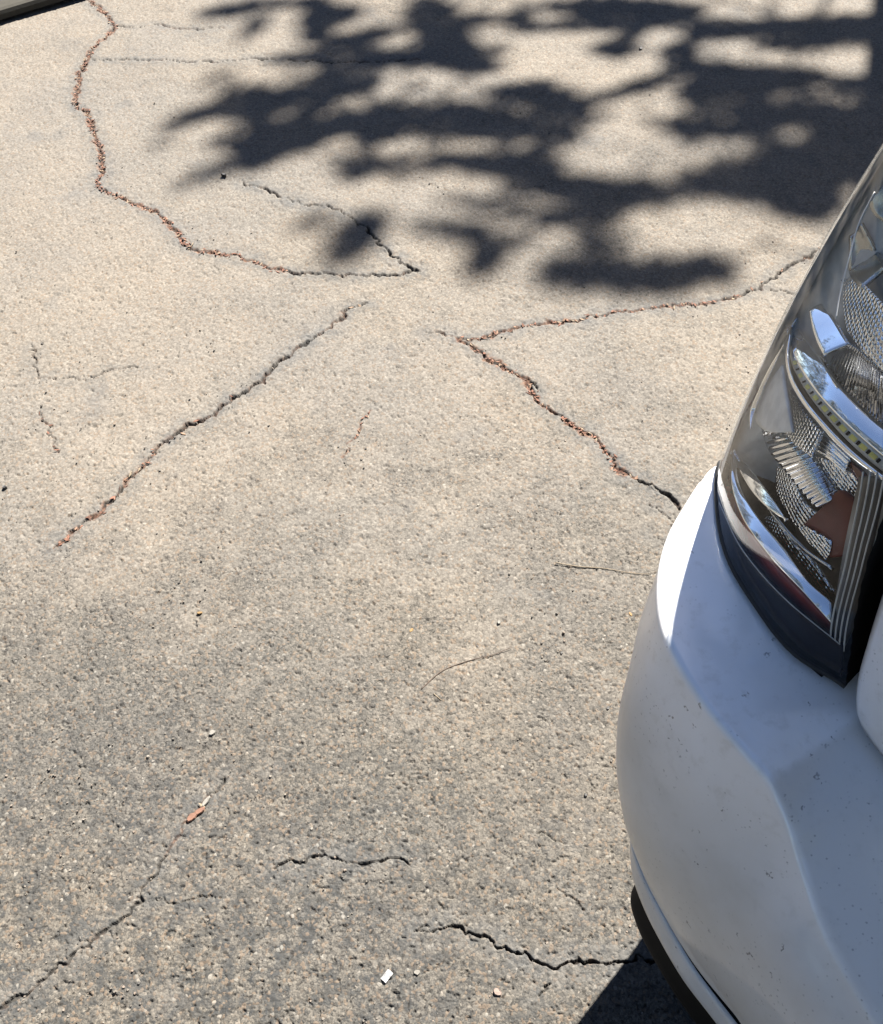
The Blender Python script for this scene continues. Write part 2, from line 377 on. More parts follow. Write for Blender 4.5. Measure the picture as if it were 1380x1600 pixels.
r_mid = [(.80,-.124,.705),(.40,-.124,.705),(.26,-.117,.705),(.14,-.095,.706),(.052,-.056,.706),(-.008,-.018,.706),(-.068,.045,.704),(-.096,.11,.701),(-.112,.184,.700),(-.106,.232,.6965),(-.103,.248,.694),(-.112,.29,.676),(-.12,.36,.655),(-.128,.5,.645),(-.14,.77,.645)]
r_cr = [(.80,-.132,.69),(.40,-.128,.692),(.26,-.121,.694),(.14,-.098,.698),(.062,-.058,.70),(-.008,-.026,.70),(-.054,-.002,.70),(-.106,.041,.70),(-.138,.087,.70),(-.156,.162,.698),(-.157,.223,.694),(-.1555,.246,.692),(-.1535,.26,.689),(-.154,.275,.678),(-.156,.32,.64),(-.172,.3815,.612),(-.185,.462,.60),(-.193,.77,.595)]
r_cr2 = [(p[0]-.004 if p[1] > 0 else p[0]-.002, p[1]-(.003 if p[0] > -.1 else .0), p[2]-.005) for p in r_cr]
r_b1 = [(0.8,-0.05,0.6),(0.4,-0.005,0.6),(0.2,-0.005,0.6),(0.06,-0.012,0.6),(-0.03,0.012,0.6),(-0.0898,0.0233,0.6),(-0.1388,0.0593,0.6),(-0.1708,0.1023,0.6),(-0.1888,0.1673,0.597),(-0.1928,0.22,0.592),(-0.1918,0.262,0.582),(-0.1948,0.32,0.562),(-0.2078,0.3815,0.553),(-0.2158,0.46,0.548),(-0.2268,0.77,0.545)]
r_b2 = [(0.8,-0.02,0.5),(0.4,0.04,0.5),(0.2,0.04,0.5),(0.06,0.042,0.5),(-0.035,0.062,0.5),(-0.103,0.072,0.5),(-0.148,0.0755,0.5),(-0.184,0.1135,0.5),(-0.204,0.1655,0.5),(-0.212,0.22,0.495),(-0.214,0.262,0.49),(-0.217,0.32,0.48),(-0.224,0.3815,0.475),(-0.23,0.46,0.475),(-0.238,0.77,0.475)]
r_b3 = [(0.8,-0.0,0.41),(0.4,0.06,0.41),(0.2,0.07,0.41),(0.06,0.085,0.41),(-0.03,0.095,0.41),(-0.1064,0.108,0.41),(-0.1544,0.1094,0.41),(-0.1864,0.1464,0.405),(-0.2034,0.1914,0.4),(-0.2144,0.272,0.395),(-0.2194,0.382,0.39),(-0.2244,0.46,0.39),(-0.2324,0.77,0.39)]
r_g0 = [(0.8,0.02,0.355),(0.4,0.08,0.355),(0.2,0.09,0.355),(0.06,0.105,0.355),(-0.03,0.118,0.355),(-0.1,0.128,0.355),(-0.15,0.138,0.355),(-0.176,0.162,0.353),(-0.191,0.197,0.35),(-0.204,0.265,0.345),(-0.208,0.3175,0.341),(-0.205,0.404,0.345),(-0.206,0.5,0.35),(-0.21,0.77,0.35)]
def off(row, da, dz, db=0.0):
    out = []
    for i, p in enumerate(row):
        q = row[min(i+1, len(row)-1)]; o = row[max(i-1, 0)]; t = Vector((q[0]-o[0], q[1]-o[1], 0)).normalized()
        nrm = Vector((t.y, -t.x, 0))           # inward for rows that run side -> rear
        out.append((p[0]+nrm.x*da*-1, p[1]+nrm.y*da*-1, p[2]+dz))
    return out
def drop(row, z0, z1): return [(a, b, z-(z0+(z1-z0)*min(1, max(0, (b-.26)/.16)))) for a, b, z in row]
r_g1 = off(r_g0, -.002, -.001); r_g2 = drop(off(r_g0, -.014, 0), .008, .026); r_g3 = drop(off(r_g0, -.001, 0), .010, .028)
r_low = [(.80,-.08,.285),(.40,-.0,.285),(.2,.05,.285),(.06,.1,.285),(-.03,.125,.285),(-.1,.145,.285),(-.15,.165,.285),(-.18,.195,.285),(-.197,.2375,.285),(-.206,.28,.285),(-.212,.327,.285),(-.211,.378,.286),(-.214,.5,.29),(-.22,.77,.29)]
r_low2 = off(r_low, -.012, -.004)
def loft(rows, name, mat, subs, n=150, parent=None, crisp=()):
    R = [fullrow(r, n) for r in rows]; out = []
    for i in range(len(R)-1):
        k = subs[i]
        for s in range(k):
            t = s/k
            if i in crisp or k == 1: out.append([p.lerp(q, t) for p, q in zip(R[i], R[i+1])]); continue
            i0, i3 = max(i-1, 0), min(i+2, len(R)-1)
            if (i-1) in crisp: i0 = i
            if (i+1) in crisp: i3 = i+1
            row = []
            for a, b, c, d in zip(R[i0], R[i], R[i+1], R[i3]):
                l0, l1, l2 = max((b-a).length, 1e-5), max((c-b).length, 1e-5), max((d-c).length, 1e-5)
                m1 = (c-b) if a == b else ((c-b)/l1*l0+(b-a)/l0*l1)/(l0+l1)*l1
                m2 = (c-b) if d == c else ((d-c)/l2*l1+(c-b)/l1*l2)/(l1+l2)*l1
                t2, t3 = t*t, t*t*t
                row.append(b*(2*t3-3*t2+1)+m1*(t3-2*t2+t)+c*(-2*t3+3*t2)+m2*(t3-t2))
            out.append(row)
    out.append(R[-1])
    V = [p for r in out for p in r]
    return carpart(name, V, grid_faces(len(out), len(out[0])), mat, parent)
def blend(A, B, t):
    a, b = catmull([Vector(p) for p in A], 60), catmull([Vector(p) for p in B], 60)
    return [tuple(p.lerp(q, t)) for p, q in zip(a, b)]
loft([r_in, r_in2, r_mid, blend(r_mid, r_cr, .8), r_cr, r_cr2, blend(r_cr2, r_b1, .1), r_b1, r_b2, r_b3, r_g0, r_g1], 'bumper', PAINT, [2, 4, 4, 2, 2, 2, 6, 6, 6, 6, 1], n=240, crisp=(3, 4, 5, 10))
r_g3b = [(a, b, z+.0005) for a, b, z in drop(off(r_g0, -.004, 0), .010, .028)]
loft([r_g3b, r_g3, r_low, r_low2], 'bumper_lower_lip', PAINT, [1, 4, 2], crisp=(0,))
loft([r_g1, off(r_g1, -.014, -.003), r_g2, r_g3b], 'bumper_groove', BLACK, [1, 1, 1])
val = off(r_low, -.006, -.002); r_val = [(.80,-.04,.25),(.40,.08,.25),(.2,.13,.25),(.06,.155,.25),(-.03,.17,.25),(-.1,.182,.25),(-.15,.192,.25),(-.180,.206,.25),(-.196,.24,.25),(-.203,.28,.25),(-.207,.327,.25),(-.207,.378,.25),(-.21,.5,.255),(-.216,.77,.255)]
val1 = r_val; val2 = off(r_val, .001, -.045); val3 = off(r_val, -.02, -.07); val4 = off(r_val, -.25, -.065)
loft([val, val1, val2, val3, val4], 'bumper_valance', BLACK, [3, 3, 3, 1])

# lamp lens surface
LZ0, LZ1 = .718, 1.26
PLAN = [Vector(p) for p in [(-.040,.262,0),(-.042,.234,0),(-.057,.184,0),(-.050,.1186,0),(-.0348,.063,0),(.002,.004,0),(.0487,-.044,0),(.14,-.078,0),(.26,-.101,0),(.42,-.111,0)]]
PLC = catmull(PLAN, 400)
def plan_b(b):                    # index of the plan point at lateral b on the rear side
    return min(range(len(PLC)), key=lambda i: abs(PLC[i].y-b) + (9 if PLC[i].x > .1 else 0))
def shift(z):
    d = z-.72; return .04*d+.21*d*d, .01*d+.12*d*d
def b_in(z):
    d = z-.72; return .234-.28*d+.10*d*d
def lens_pt(z, u):                # u 0 inner edge .. 1 outer end on the car's side
    i0 = plan_b(b_in(z)); f = i0 + (len(PLC)-1-i0)*u; i = min(int(f), len(PLC)-2); p = PLC[i].lerp(PLC[i+1], f-i)
    sa, sb = shift(z); bow = .010*math.sin(math.pi*min(1, max(0, (z-LZ0)/(LZ1-LZ0))))
    return W(p.x+sa-bow, p.y+sb, z)
NZ, NU = 60, 120
LG = [[lens_pt(LZ0+(LZ1-LZ0)*i/(NZ-1), j/(NU-1)) for j in range(NU)] for i in range(NZ)]
def normals(G):
    N = []
    for i in range(len(G)):
        r = []
        for j in range(len(G[0])):
            du = G[i][min(j+1, len(G[0])-1)]-G[i][max(j-1, 0)]; dz = G[min(i+1, len(G)-1)][j]-G[max(i-1, 0)][j]
            r.append(du.cross(dz).normalized())
        N.append(r)
    return N
LN = normals(LG)
if (LN[10][10].dot(-FW)) < 0: LN = [[-n for n in r] for r in LN]     # outward
def offsurf(d): return [[p-n*d for p, n in zip(r, q)] for r, q in zip(LG, LN)]

def lens_mat():
    m = NM('clear_lens'); pos = m.n('ShaderNodeTexCoord').outputs['Object']
    bf = m.n('ShaderNodeNewGeometry').outputs['Backfacing']; fr = m.n('ShaderNodeFresnel', IOR=m.rng(bf, 0, 1, 1.27, 1/1.27, False)); gl = m.n('ShaderNodeBsdfGlossy', Color=(1, 1, 1, 1), Roughness=.03); tr = m.n('ShaderNodeBsdfTransparent', Color=(.95, .96, .96, 1))
    du = m.n('ShaderNodeBsdfDiffuse', Color=(.6, .58, .55, 1))
    dust = m.rng(m.noise(pos, 26, 4, .6), .45, .8, .004, .035)
    a = m.n('ShaderNodeMixShader', Fac=dust, i1=tr.outputs[0], i2=du.outputs[0]); b = m.n('ShaderNodeMixShader', Fac=fr.outputs[0], i1=a.outputs[0], i2=gl.outputs[0])
    m.t.links.new(b.outputs[0], m.out.inputs[0]); return m.m
LENS = lens_mat()
def chrome(name, col=(.86, .87, .88), rough=.06, pattern=None):
    m = NM(name); pos = m.n('ShaderNodeTexCoord').outputs['Object']; kw = {}
    if pattern == 'knurl':
        v = m.n('ShaderNodeTexVoronoi', Vector=pos, Scale=190.0, Randomness=.15)
        kw['Normal'] = m.n('ShaderNodeBump', Height=v.outputs['Distance'], Strength=1.0, Distance=.004, _invert=True).outputs[0]
    elif pattern == 'fine':
        v = m.n('ShaderNodeTexVoronoi', Vector=pos, Scale=260.0, Randomness=.3)
        kw['Normal'] = m.n('ShaderNodeBump', Height=v.outputs['Distance'], Strength=.8, Distance=.003).outputs[0]
    else:
        kw['Normal'] = m.n('ShaderNodeBump', Height=m.noise(pos, 24, 2), Strength=.05, Distance=.01).outputs[0]
    m.bsdf(Base__Color=P3(col), Metallic=1.0, Roughness=rough, **kw); return m.m
CHROME = chrome('mirror_chrome'); KNURL = chrome('knurled_chrome', (.82, .83, .84), .12, 'knurl'); FINE = chrome('dimpled_chrome', (.8, .82, .85), .15, 'fine')
DCHROME = chrome('smoked_chrome', (.50, .50, .48), .25); RIBM = chrome('ribbed_chrome', (.78, .79, .81), .12)
RED = simple('dark_red_plastic', (.10, .012, .010), .12, coat=.6); REDBR = simple('red_brown_plastic', (.16, .016, .011), .25); BROWN = simple('dark_red_block', (.10, .016, .010), .45, spec=.2)
NAVY = simple('black_red_reflector', (.006, .004, .006), .3, spec=.12); DGREY = simple('dark_grey_housing', (.60, .59, .56), .45)
STRIP = simple('pale_circuit_strip', (.5, .5, .46), .4); YEL = simple('yellow_phosphor', (.62, .52, .12), .35)

def hdep(v, u):
    k = min(1, max(0, (u-.40)/.06)); sd = .003
    return .125*(1-k)+sd*k
WALLG = simple('smoked_wall', (.045, .045, .042), .3)
lamp = carpart('tail_lamp', [p-n*hdep(i/(NZ-1), j/(NU-1)) for i, (r, q) in enumerate(zip(LG, LN)) for j, (p, n) in enumerate(zip(r, q))], grid_faces(NZ, NU), DGREY)
lamp['label'] = 'clear lensed tail lamp with chrome bands, led strip and red reflector'
RIMM = simple('silver_rim', (.72, .70, .66), .4)
jr = [j for j in range(NU) if j/(NU-1) > .395]
carpart('lamp_rim', [r[j]-q[j]*.0026 for r, q in zip(LG, LN) for j in jr], grid_faces(NZ, len(jr)), RIMM, lamp)
lens = carpart('lens', [p for r in LG for p in r], grid_faces(NZ, NU, 0, True), LENS, lamp)
_bv = {}
def surf(d):
    k = round(d, 4)
    if k not in _bv:
        G = offsurf(k); _bv[k] = BVHTree.FromPolygons([p for r in G for p in r], grid_faces(NZ, NU))
    return _bv[k]
def hit(px, py, d):
    r = ray(px, py).normalized()
    for e in range(0, 70):
        for sg in ((1, -1) if e else (1,)):
            h = surf(d).ray_cast(CAM, ray(px+sg*e, py).normalized())
            if h[0] is not None: return h[0] if e == 0 else CAM + r*(h[0]-CAM).length     # past the rim of the surface: keep its distance
    q = surf(d).find_nearest(CAM + r*1.1); return q[0]
def resample(poly, n):
    return catmull([Vector((x, y, 0)) for x, y in poly], n) if len(poly) > 2 else [Vector((*poly[0], 0)).lerp(Vector((*poly[1], 0)), k/(n-1)) for k in range(n)]
def band(name, A, B, d, mat, n=40, m=8, bulge=0.0, ribs=None, thick=.003, cross=None, d2=None, ease=.4, shelf=None):
    """strip between two edges, laid d inside the lens, with relief along or across it"""
    a, b = resample(A, n), resample(B, n); V = []
    d2 = d if d2 is None else d2
    if shelf: P0 = [hit(p.x, p.y, d) for p in a]
    for i in range(n):
        if shelf:                                      # a shelf that faces the open sky
            v = (P0[i]-CAM).normalized(); e = (P0[min(i+2, n-1)]-P0[max(i-2, 0)]).normalized(); nn = (Vector(shelf).normalized()-v).normalized(); nn = (nn-e*nn.dot(e)).normalized()
            for j in range(m):
                t = j/(m-1); p = a[i].lerp(b[i], t); r = ray(p.x, p.y); V.append(CAM+r*((P0[i]-CAM).dot(nn)/r.dot(nn))+nn*bulge*math.sin(math.pi*t))
            continue
        for j in range(m):
            t = j/(m-1); p = a[i].lerp(b[i], t); q = hit(p.x, p.y, d+(d2-d)*t*min(1, (i/(n-1)/ease if ease else 1))); nn = (CAM-q).normalized()
            h = bulge*math.sin(math.pi*t)
            if ribs: h += ribs[1]*math.sin(2*math.pi*ribs[0]*i/(n-1))
            if cross: h += cross[1]*math.sin(2*math.pi*cross[0]*t)
            V.append(q+nn*h)
    c0 = V[(n//2)*m+m//2]; nf = (V[(n//2)*m+m//2+1]-c0).cross(V[(n//2+1)*m+m//2]-c0)
    o = carpart(name, V, grid_faces(n, m, 0, nf.dot(CAM-c0) < 0), mat, lamp)
    md = o.modifiers.new('thickness', 'SOLIDIFY'); md.thickness = thick; md.offset = -1
    return o
# upper bowl
band('chrome_band', [(1233,516),(1238,549),(1251,576),(1274,610),(1306,646),(1380,713),(1420,745)], [(1248,498),(1257,524),(1280,557),(1306,597),(1380,670),(1420,700)], .016, CHROME, 60, 12, .0012, shelf=(-.5, .05, .85))
band('chrome_shield', [(1264,484),(1268,506),(1277,535),(1286,553)], [(1284,474),(1300,492),(1316,517),(1327,536)], .014, CHROME, 24, 8, .0004, shelf=(-.5, .05, .85))
st = band('led_strip', [(1233,520),(1236,565),(1251,597),(1290,651),(1331,695),(1376,734),(1420,766)], [(1234,516),(1239,549),(1252,577),(1275,611),(1307,647),(1380,714),(1420,746)], .018, STRIP, 60, 4, .001)
band('chrome_bead', [(1231,510),(1226,557),(1230,584),(1251,627),(1280,664),(1322,708),(1380,753),(1420,782)], [(1236,510),(1231,556),(1235,581),(1256,621),(1286,658),(1328,701),(1380,743),(1420,771)], .012, CHROME, 60, 8, .002)
band('lamp_groove', [(1234,530),(1233,570),(1247,606),(1286,660),(1328,703),(1380,745),(1420,774)], [(1236,522),(1237,563),(1252,598),(1291,652),(1332,696),(1380,737),(1420,765)], .026, GASKET, 50, 3)
band('ribbed_bowl', [(1284,553),(1290,563),(1306,592),(1340,627),(1382,664)], [(1300,541),(1318,536),(1335,543),(1355,560),(1382,580)], .060, RIBM, 150, 10, -.010, ribs=(24, .0012), d2=.044, ease=0)
band('woven_reflector', [(1318,440),(1318,480),(1322,512),(1345,545),(1384,583)], [(1330,430),(1345,440),(1360,455),(1372,468),(1384,480)], .036, KNURL, 40, 20)
band('dull_reflector', [(1330,370),(1328,400),(1328,430),(1345,450)], [(1345,350),(1362,380),(1375,400),(1386,415)], .034, DCHROME, 24, 8, -.004, d2=.046, ease=0)
band('upper_fin', [(1365,290),(1358,310),(1362,330),(1384,350)], [(1384,270),(1386,280),(1386,300),(1386,330)], .05, DCHROME, 16, 5)
# middle
band('chrome_edge', [(1172,668),(1172,645),(1184,612),(1202,574),(1224,538)], [(1173,669),(1179,646),(1191,613),(1208,575),(1225,539)], .004, CHROME, 30, 5, .0004, thick=.001, shelf=(-.5, .05, .85))
band('smoked_panel', [(1178,628),(1182,660),(1194,672),(1228,676)], [(1222,570),(1226,600),(1232,640),(1238,676)], .016, DGREY, 24, 12, .001)
band('knurled_panel', [(1214,645),(1222,668),(1240,692),(1268,714)], [(1234,606),(1246,628),(1264,652),(1284,674)], .038, KNURL, 30, 16)
band('ribbed_column', [(1189,668),(1200,702),(1225,734),(1252,768),(1274,792)], [(1222,666),(1246,692),(1268,712),(1292,746),(1311,772)], .034, RIBM, 200, 14, .007, ribs=(15, .0016), d2=.046, ease=0)
band('louvre', [(1276,704),(1300,718),(1322,736)], [(1280,674),(1304,697),(1327,719)], .045, CHROME, 16, 40, 0, cross=(4, .002))
band('window_panel', [(1274,712),(1292,745),(1312,768),(1344,800)], [(1300,722),(1322,736),(1345,748),(1350,775)], .048, FINE, 24, 12)
band('knurled_strip', [(1213,728),(1213,765),(1230,802),(1252,832)], [(1230,736),(1244,762),(1262,792),(1277,802)], .046, KNURL, 30, 10)
band('red_block', [(1255,820),(1276,830),(1297,846),(1294,872)], [(1288,790),(1311,766),(1346,797),(1330,868)], .040, BROWN, 24, 12, .003)
band('red_window', [(1320,715),(1330,735),(1345,760),(1352,790)], [(1345,735),(1356,750),(1360,770),(1362,790)], .047, RED, 14, 5)
band('dotted_panel', [(1247,824),(1256,838),(1268,855),(1290,876)], [(1262,824),(1278,835),(1297,846),(1296,866)], .038, FINE, 20, 10)
band('smoked_wing', [(1195,786),(1215,812),(1250,850),(1290,880)], [(1210,812),(1238,842),(1265,870),(1300,892)], .034, DCHROME, 30, 6, .002)
band('dimpled_strip', [(1188,805),(1210,838),(1240,870),(1290,935)], [(1212,808),(1240,850),(1266,874),(1302,925)], .050, KNURL, 30, 8)
band('chrome_blade', [(1144,703),(1157,737),(1182,776),(1214,804),(1228,812)], [(1147,701),(1164,720),(1188,752),(1207,778),(1228,811)], .014, CHROME, 30, 8, .0005, shelf=(-.5, .05, .85))
band('lower_chrome_band', [(1143,708),(1144,760),(1160,808),(1195,859),(1259,929),(1300,975)], [(1146,702),(1160,769),(1189,814),(1227,859),(1262,908),(1303,943)], .010, CHROME, 60, 12, .0008, shelf=(-.5, .05, .85))
band('red_band', [(1126,780),(1163,862),(1227,935),(1313,1006)], [(1138,740),(1146,772),(1163,812),(1198,864),(1260,932),(1304,980)], .020, REDBR, 50, 8, .002)
band('reflex_reflector', [(1121,802),(1138,874),(1178,944),(1243,1022),(1311,1081)], [(1126,779),(1163,861),(1227,934),(1280,980),(1318,1008)], .010, NAVY, 50, 8, .003)
for k in range(4):
    x0, x1 = 1346+11*k, 1297+7*k
    band('ridge', [(x0+1, 737), (x0, 745), ((x0+x1)/2-2, 880), (x1, 985+6*k), (x1-1, 1000+6*k)], [(x0+4, 737), (x0+3, 745), ((x0+x1)/2+1, 880), (x1+3, 985+6*k), (x1+2, 1000+6*k)], .010, simple('pale_ridge', (.42, .42, .40), .25) if k == 0 else bpy.data.materials['pale_ridge'], 24, 4, .0003, thick=.0006)
band('ridge_backing', [(1342,745),(1318,860),(1296,985),(1290,1010)], [(1384,745),(1360,860),(1326,1000),(1318,1015)], .016, WALLG, 24, 4)
# led chips and resistors along the strip
LA = resample([(1236,560),(1251,597),(1290,651),(1331,695),(1376,734)], 200); LB = resample([(1240,550),(1252,577),(1275,611),(1307,647),(1376,711)], 200)
def chip(name, t, sx, sy, mat):
    i = int(t*199); p = (LA[i]+LB[i])/2; q = hit(p.x, p.y, .0175); p2 = (LA[min(i+4, 199)]+LB[min(i+4, 199)])/2; e = (hit(p2.x, p2.y, .0175)-q).normalized()
    nn = (CAM-q).normalized(); f = nn.cross(e).normalized(); bm = bmesh.new(); r = bmesh.ops.create_cube(bm, size=1)
    for v in r['verts']: v.co = q + e*v.co.x*sx + f*v.co.y*sy + nn*(v.co.z*.0016+.0014)
    bmesh.ops.bevel(bm, geom=bm.edges[:], offset=.0003, segments=1, affect='EDGES')
    return car_bm(name, bm, mat, lamp)
for k in range(10): chip('led_chip', .06+.097*k, .0075, .0042, YEL)
for k in range(10): chip('resistor', .11+.097*k, .0030, .0040, BLACK)
# lens trim: mould line, bottom seal, wall towards the tailgate
bm = bmesh.new(); tube(bm, catmull([hit(x, y, -.0004) for x, y in [(1367,300),(1344,345),(1325,410),(1312,462),(1306,498)]], 40), .0006, 6)
car_bm('mould_line', bm, simple('pale_resin', (.75, .73, .68), .5), lamp, True)
bm = bmesh.new(); tube(bm, [p-n*.001+Vector((0, 0, -.003)) for p, n in zip(LG[0], LN[0])], .0032, 8); car_bm('lamp_seal', bm, GASKET, lamp, True)
inner = [(LG[i][0], LN[i][0]) for i in range(NZ)]; V = []
for p, n in inner:
    for d in (0, .012, .03, .06, .1): V.append(p-n*d)
carpart('lamp_side_wall', V, grid_faces(NZ, 5), BLACK, lamp)
V = []
for p, n in zip(LG[0], LN[0]):
    for d in (.001, .04, .08): V.append(p-n*d+Vector((0, 0, .001)))
carpart('lamp_floor', V, grid_faces(NU, 3), BLACK, lamp)
bm = bmesh.new(); pp = [hit(x, y, .004) for x, y in [(1124,786),(1163,863),(1227,936),(1313,1007)]]; tube(bm, catmull(pp, 40), .0006, 6)
car_bm('lens_seam', bm, bpy.data.materials['pale_ridge'], lamp, True)

# the matching lamp on the other side of the tailgate
n_ = RT; MIR = Matrix.Identity(4)
for i in range(3):
    for j in range(3): MIR[i][j] -= 2*n_[i]*n_[j]
kids = list(lamp.children); lamp2 = lamp.copy(); COL.objects.link(lamp2); lamp2.parent = car; lamp2.matrix_local = MIR
for k in kids:
    c = k.copy(); COL.objects.link(c); c.parent = lamp2

# tailgate: panel beside the lamp, rounded along its edge
def tail_pt(z, t):
    e = b_in(max(z, .72)) + .011 + (.012*max(0, (.76-z)/.05)**2 if z < .76 else 0)
    b = e+(2*BC-2*e)*t; c = (b-BC)/(BC-.2); sa, sb = shift(max(z, .70))
    a = -.083+.045*c*c+sa; ed = min(b-e, 2*BC-e-b); rd = .022
    if ed < rd: a += rd-math.sqrt(max(0, rd*rd-(rd-ed)**2))
    if z < .722: a += (.722-z)*.5
    return W(a-.014, b, z)
ts = [0, .001, .003, .006, .009, .012, .016] + [.016+.968*k/60 for k in range(1, 60)] + [.984, .988, .991, .994, .997, .999, 1]
def sheet(z0, z1, n, name, mat, parent=None, ins=0.0):
    V = []
    for i in range(n):
        z = z0+(z1-z0)*i/(n-1)
        for t in ts:
            p = tail_pt(z, t); V.append(p+FW*ins)
    return carpart(name, V, grid_faces(n, len(ts)), mat, parent)
tg = sheet(.703, 1.12, 40, 'tailgate', PAINT); md = tg.modifiers.new('thickness', 'SOLIDIFY'); md.thickness = .035; md.offset = -1 
sheet(1.125, 1.55, 20, 'rear_window', GLASS_DARK, tg, .01)
# body: sides, roof, pillars
def sec(z):                                   # side lateral position at height z
    if z < .9: return -.125+.01*abs(z-.7)
    return -.123+.03*(z-.9)+.16*(z-.9)**2
zs = [.28, .4, .5, .6, .7, .8, .9, 1.0, 1.1, 1.2, 1.3, 1.4, 1.5, 1.6, 1.66]
V = []; As = [.42, .6, .8, 1.0, 1.3, 1.8, 2.4, 3.0, 3.6, 4.0]
def side_panel(mir):
    V = []
    for z in zs:
        for a in As:
            aa = a if z < 1.0 else min(a, 4.0-(z-1.0)*2.2); aa = max(aa, .42+(.16*(z-.72) if z > .72 else 0)) if a == .42 else aa
            b = sec(z)+(.02 if a < .5 else 0); V.append(W(aa, 2*BC-b if mir else b, z))
    return V
F = []
nc = len(As)
for i in range(len(zs)-1):
    for j in range(nc-1):
        if zs[i] < .69 and j < 3: continue    # bumper and wheel arch
        q = i*nc+j; F.append((q, q+1, q+nc+1, q+nc))
carpart('side_panel', side_panel(False), F, PAINT); carpart('side_panel', side_panel(True), [f[::-1] for f in F], PAINT)
for mir in (False, True):                     # pillar that carries the lamp upwards
    V = []
    for i in range(12):
        z = LZ1-.001+(1.655-LZ1)*i/11
        for j in range(20):
            u = j/19; p = lens_pt(LZ1, u); q = p-ORG; a, b = q.dot(FW), q.dot(RT); k = (z-LZ1)
            a += k*.42+k*k*.3; b += k*.11+k*k*.22
            V.append(W(a, 2*BC-b if mir else b, z))
    carpart('rear_pillar', V, grid_faces(12, 20), PAINT)
V = []
for a in [.10, .34, .5, 1.0, 1.6, 2.2, 2.62]:
    for k in range(13):
        t = k/12; s0 = sec(1.66) if a > .2 else .07; b = s0+(2*BC-2*s0)*t; V.append(W(a, b, (1.66 if a > .2 else 1.556)+.05*math.sin(math.pi*t)*(1 if a > .4 else .5 if a > .2 else 0)))
carpart('roof', V, grid_faces(7, 13), PAINT)
V = [W(2.62, sec(1.66), 1.66), W(2.62, 2*BC-sec(1.66), 1.66), W(3.6, 2*BC+.1, 1.05), W(3.6, -.1, 1.05)]
carpart('windscreen', V, [(0, 1, 2, 3)], GLASS_DARK)
V = [W(3.6, -.1, 1.05), W(3.6, 2*BC+.1, 1.05), W(4.15, 2*BC, .85), W(4.15, 0, .85), W(4.2, 0, .3), W(4.2, 2*BC, .3)]
carpart('bonnet', V, [(0, 1, 2, 3), (3, 2, 5, 4)], PAINT)
V = [W(.15, 0, .24), W(4.1, 0, .24), W(4.1, 2*BC, .24), W(.15, 2*BC, .24)]
carpart('underbody', V, [(0, 1, 2, 3)], BLACK)
def wheel(a, b):
    bm = bmesh.new(); prof = [(.20, -.1), (.29, -.11), (.315, -.085), (.32, 0), (.315, .085), (.29, .11), (.20, .1)]; n = 40; rings = []
    c = W(a, b, .32)
    for k in range(n):
        t = 2*math.pi*k/n; e = FW*math.cos(t)+Vector((0, 0, 1))*math.sin(t); rings.append([bm.verts.new(c+e*r+RT*o) for r, o in prof])
    for k in range(n):
        A, B = rings[k], rings[(k+1) % n]
        for j in range(len(prof)-1): bm.faces.new((A[j], A[j+1], B[j+1], B[j]))
    o = car_bm('wheel', bm, TYRE, None, True)
    bm = bmesh.new(); rr = []
    for k in range(n):
        t = 2*math.pi*k/n; e = FW*math.cos(t)+Vector((0, 0, 1))*math.sin(t); s = 1 if b < BC else -1; dp = .05 if (k % 8) < 5 else .02
        rr.append([bm.verts.new(c+e*.205-RT*s*.09), bm.verts.new(c+e*.12-RT*s*dp), bm.verts.new(c+e*.04-RT*s*.07)])
    for k in range(n):
        A, B = rr[k], rr[(k+1) % n]
        for j in range(2): bm.faces.new((A[j], A[j+1], B[j+1], B[j]))
    bm.faces.new([r[2] for r in rr]); car_bm('rim', bm, ALLOY, o, False)
for a in (.95, 3.45):
    for b in (0.0, 2*BC): wheel(a, b)

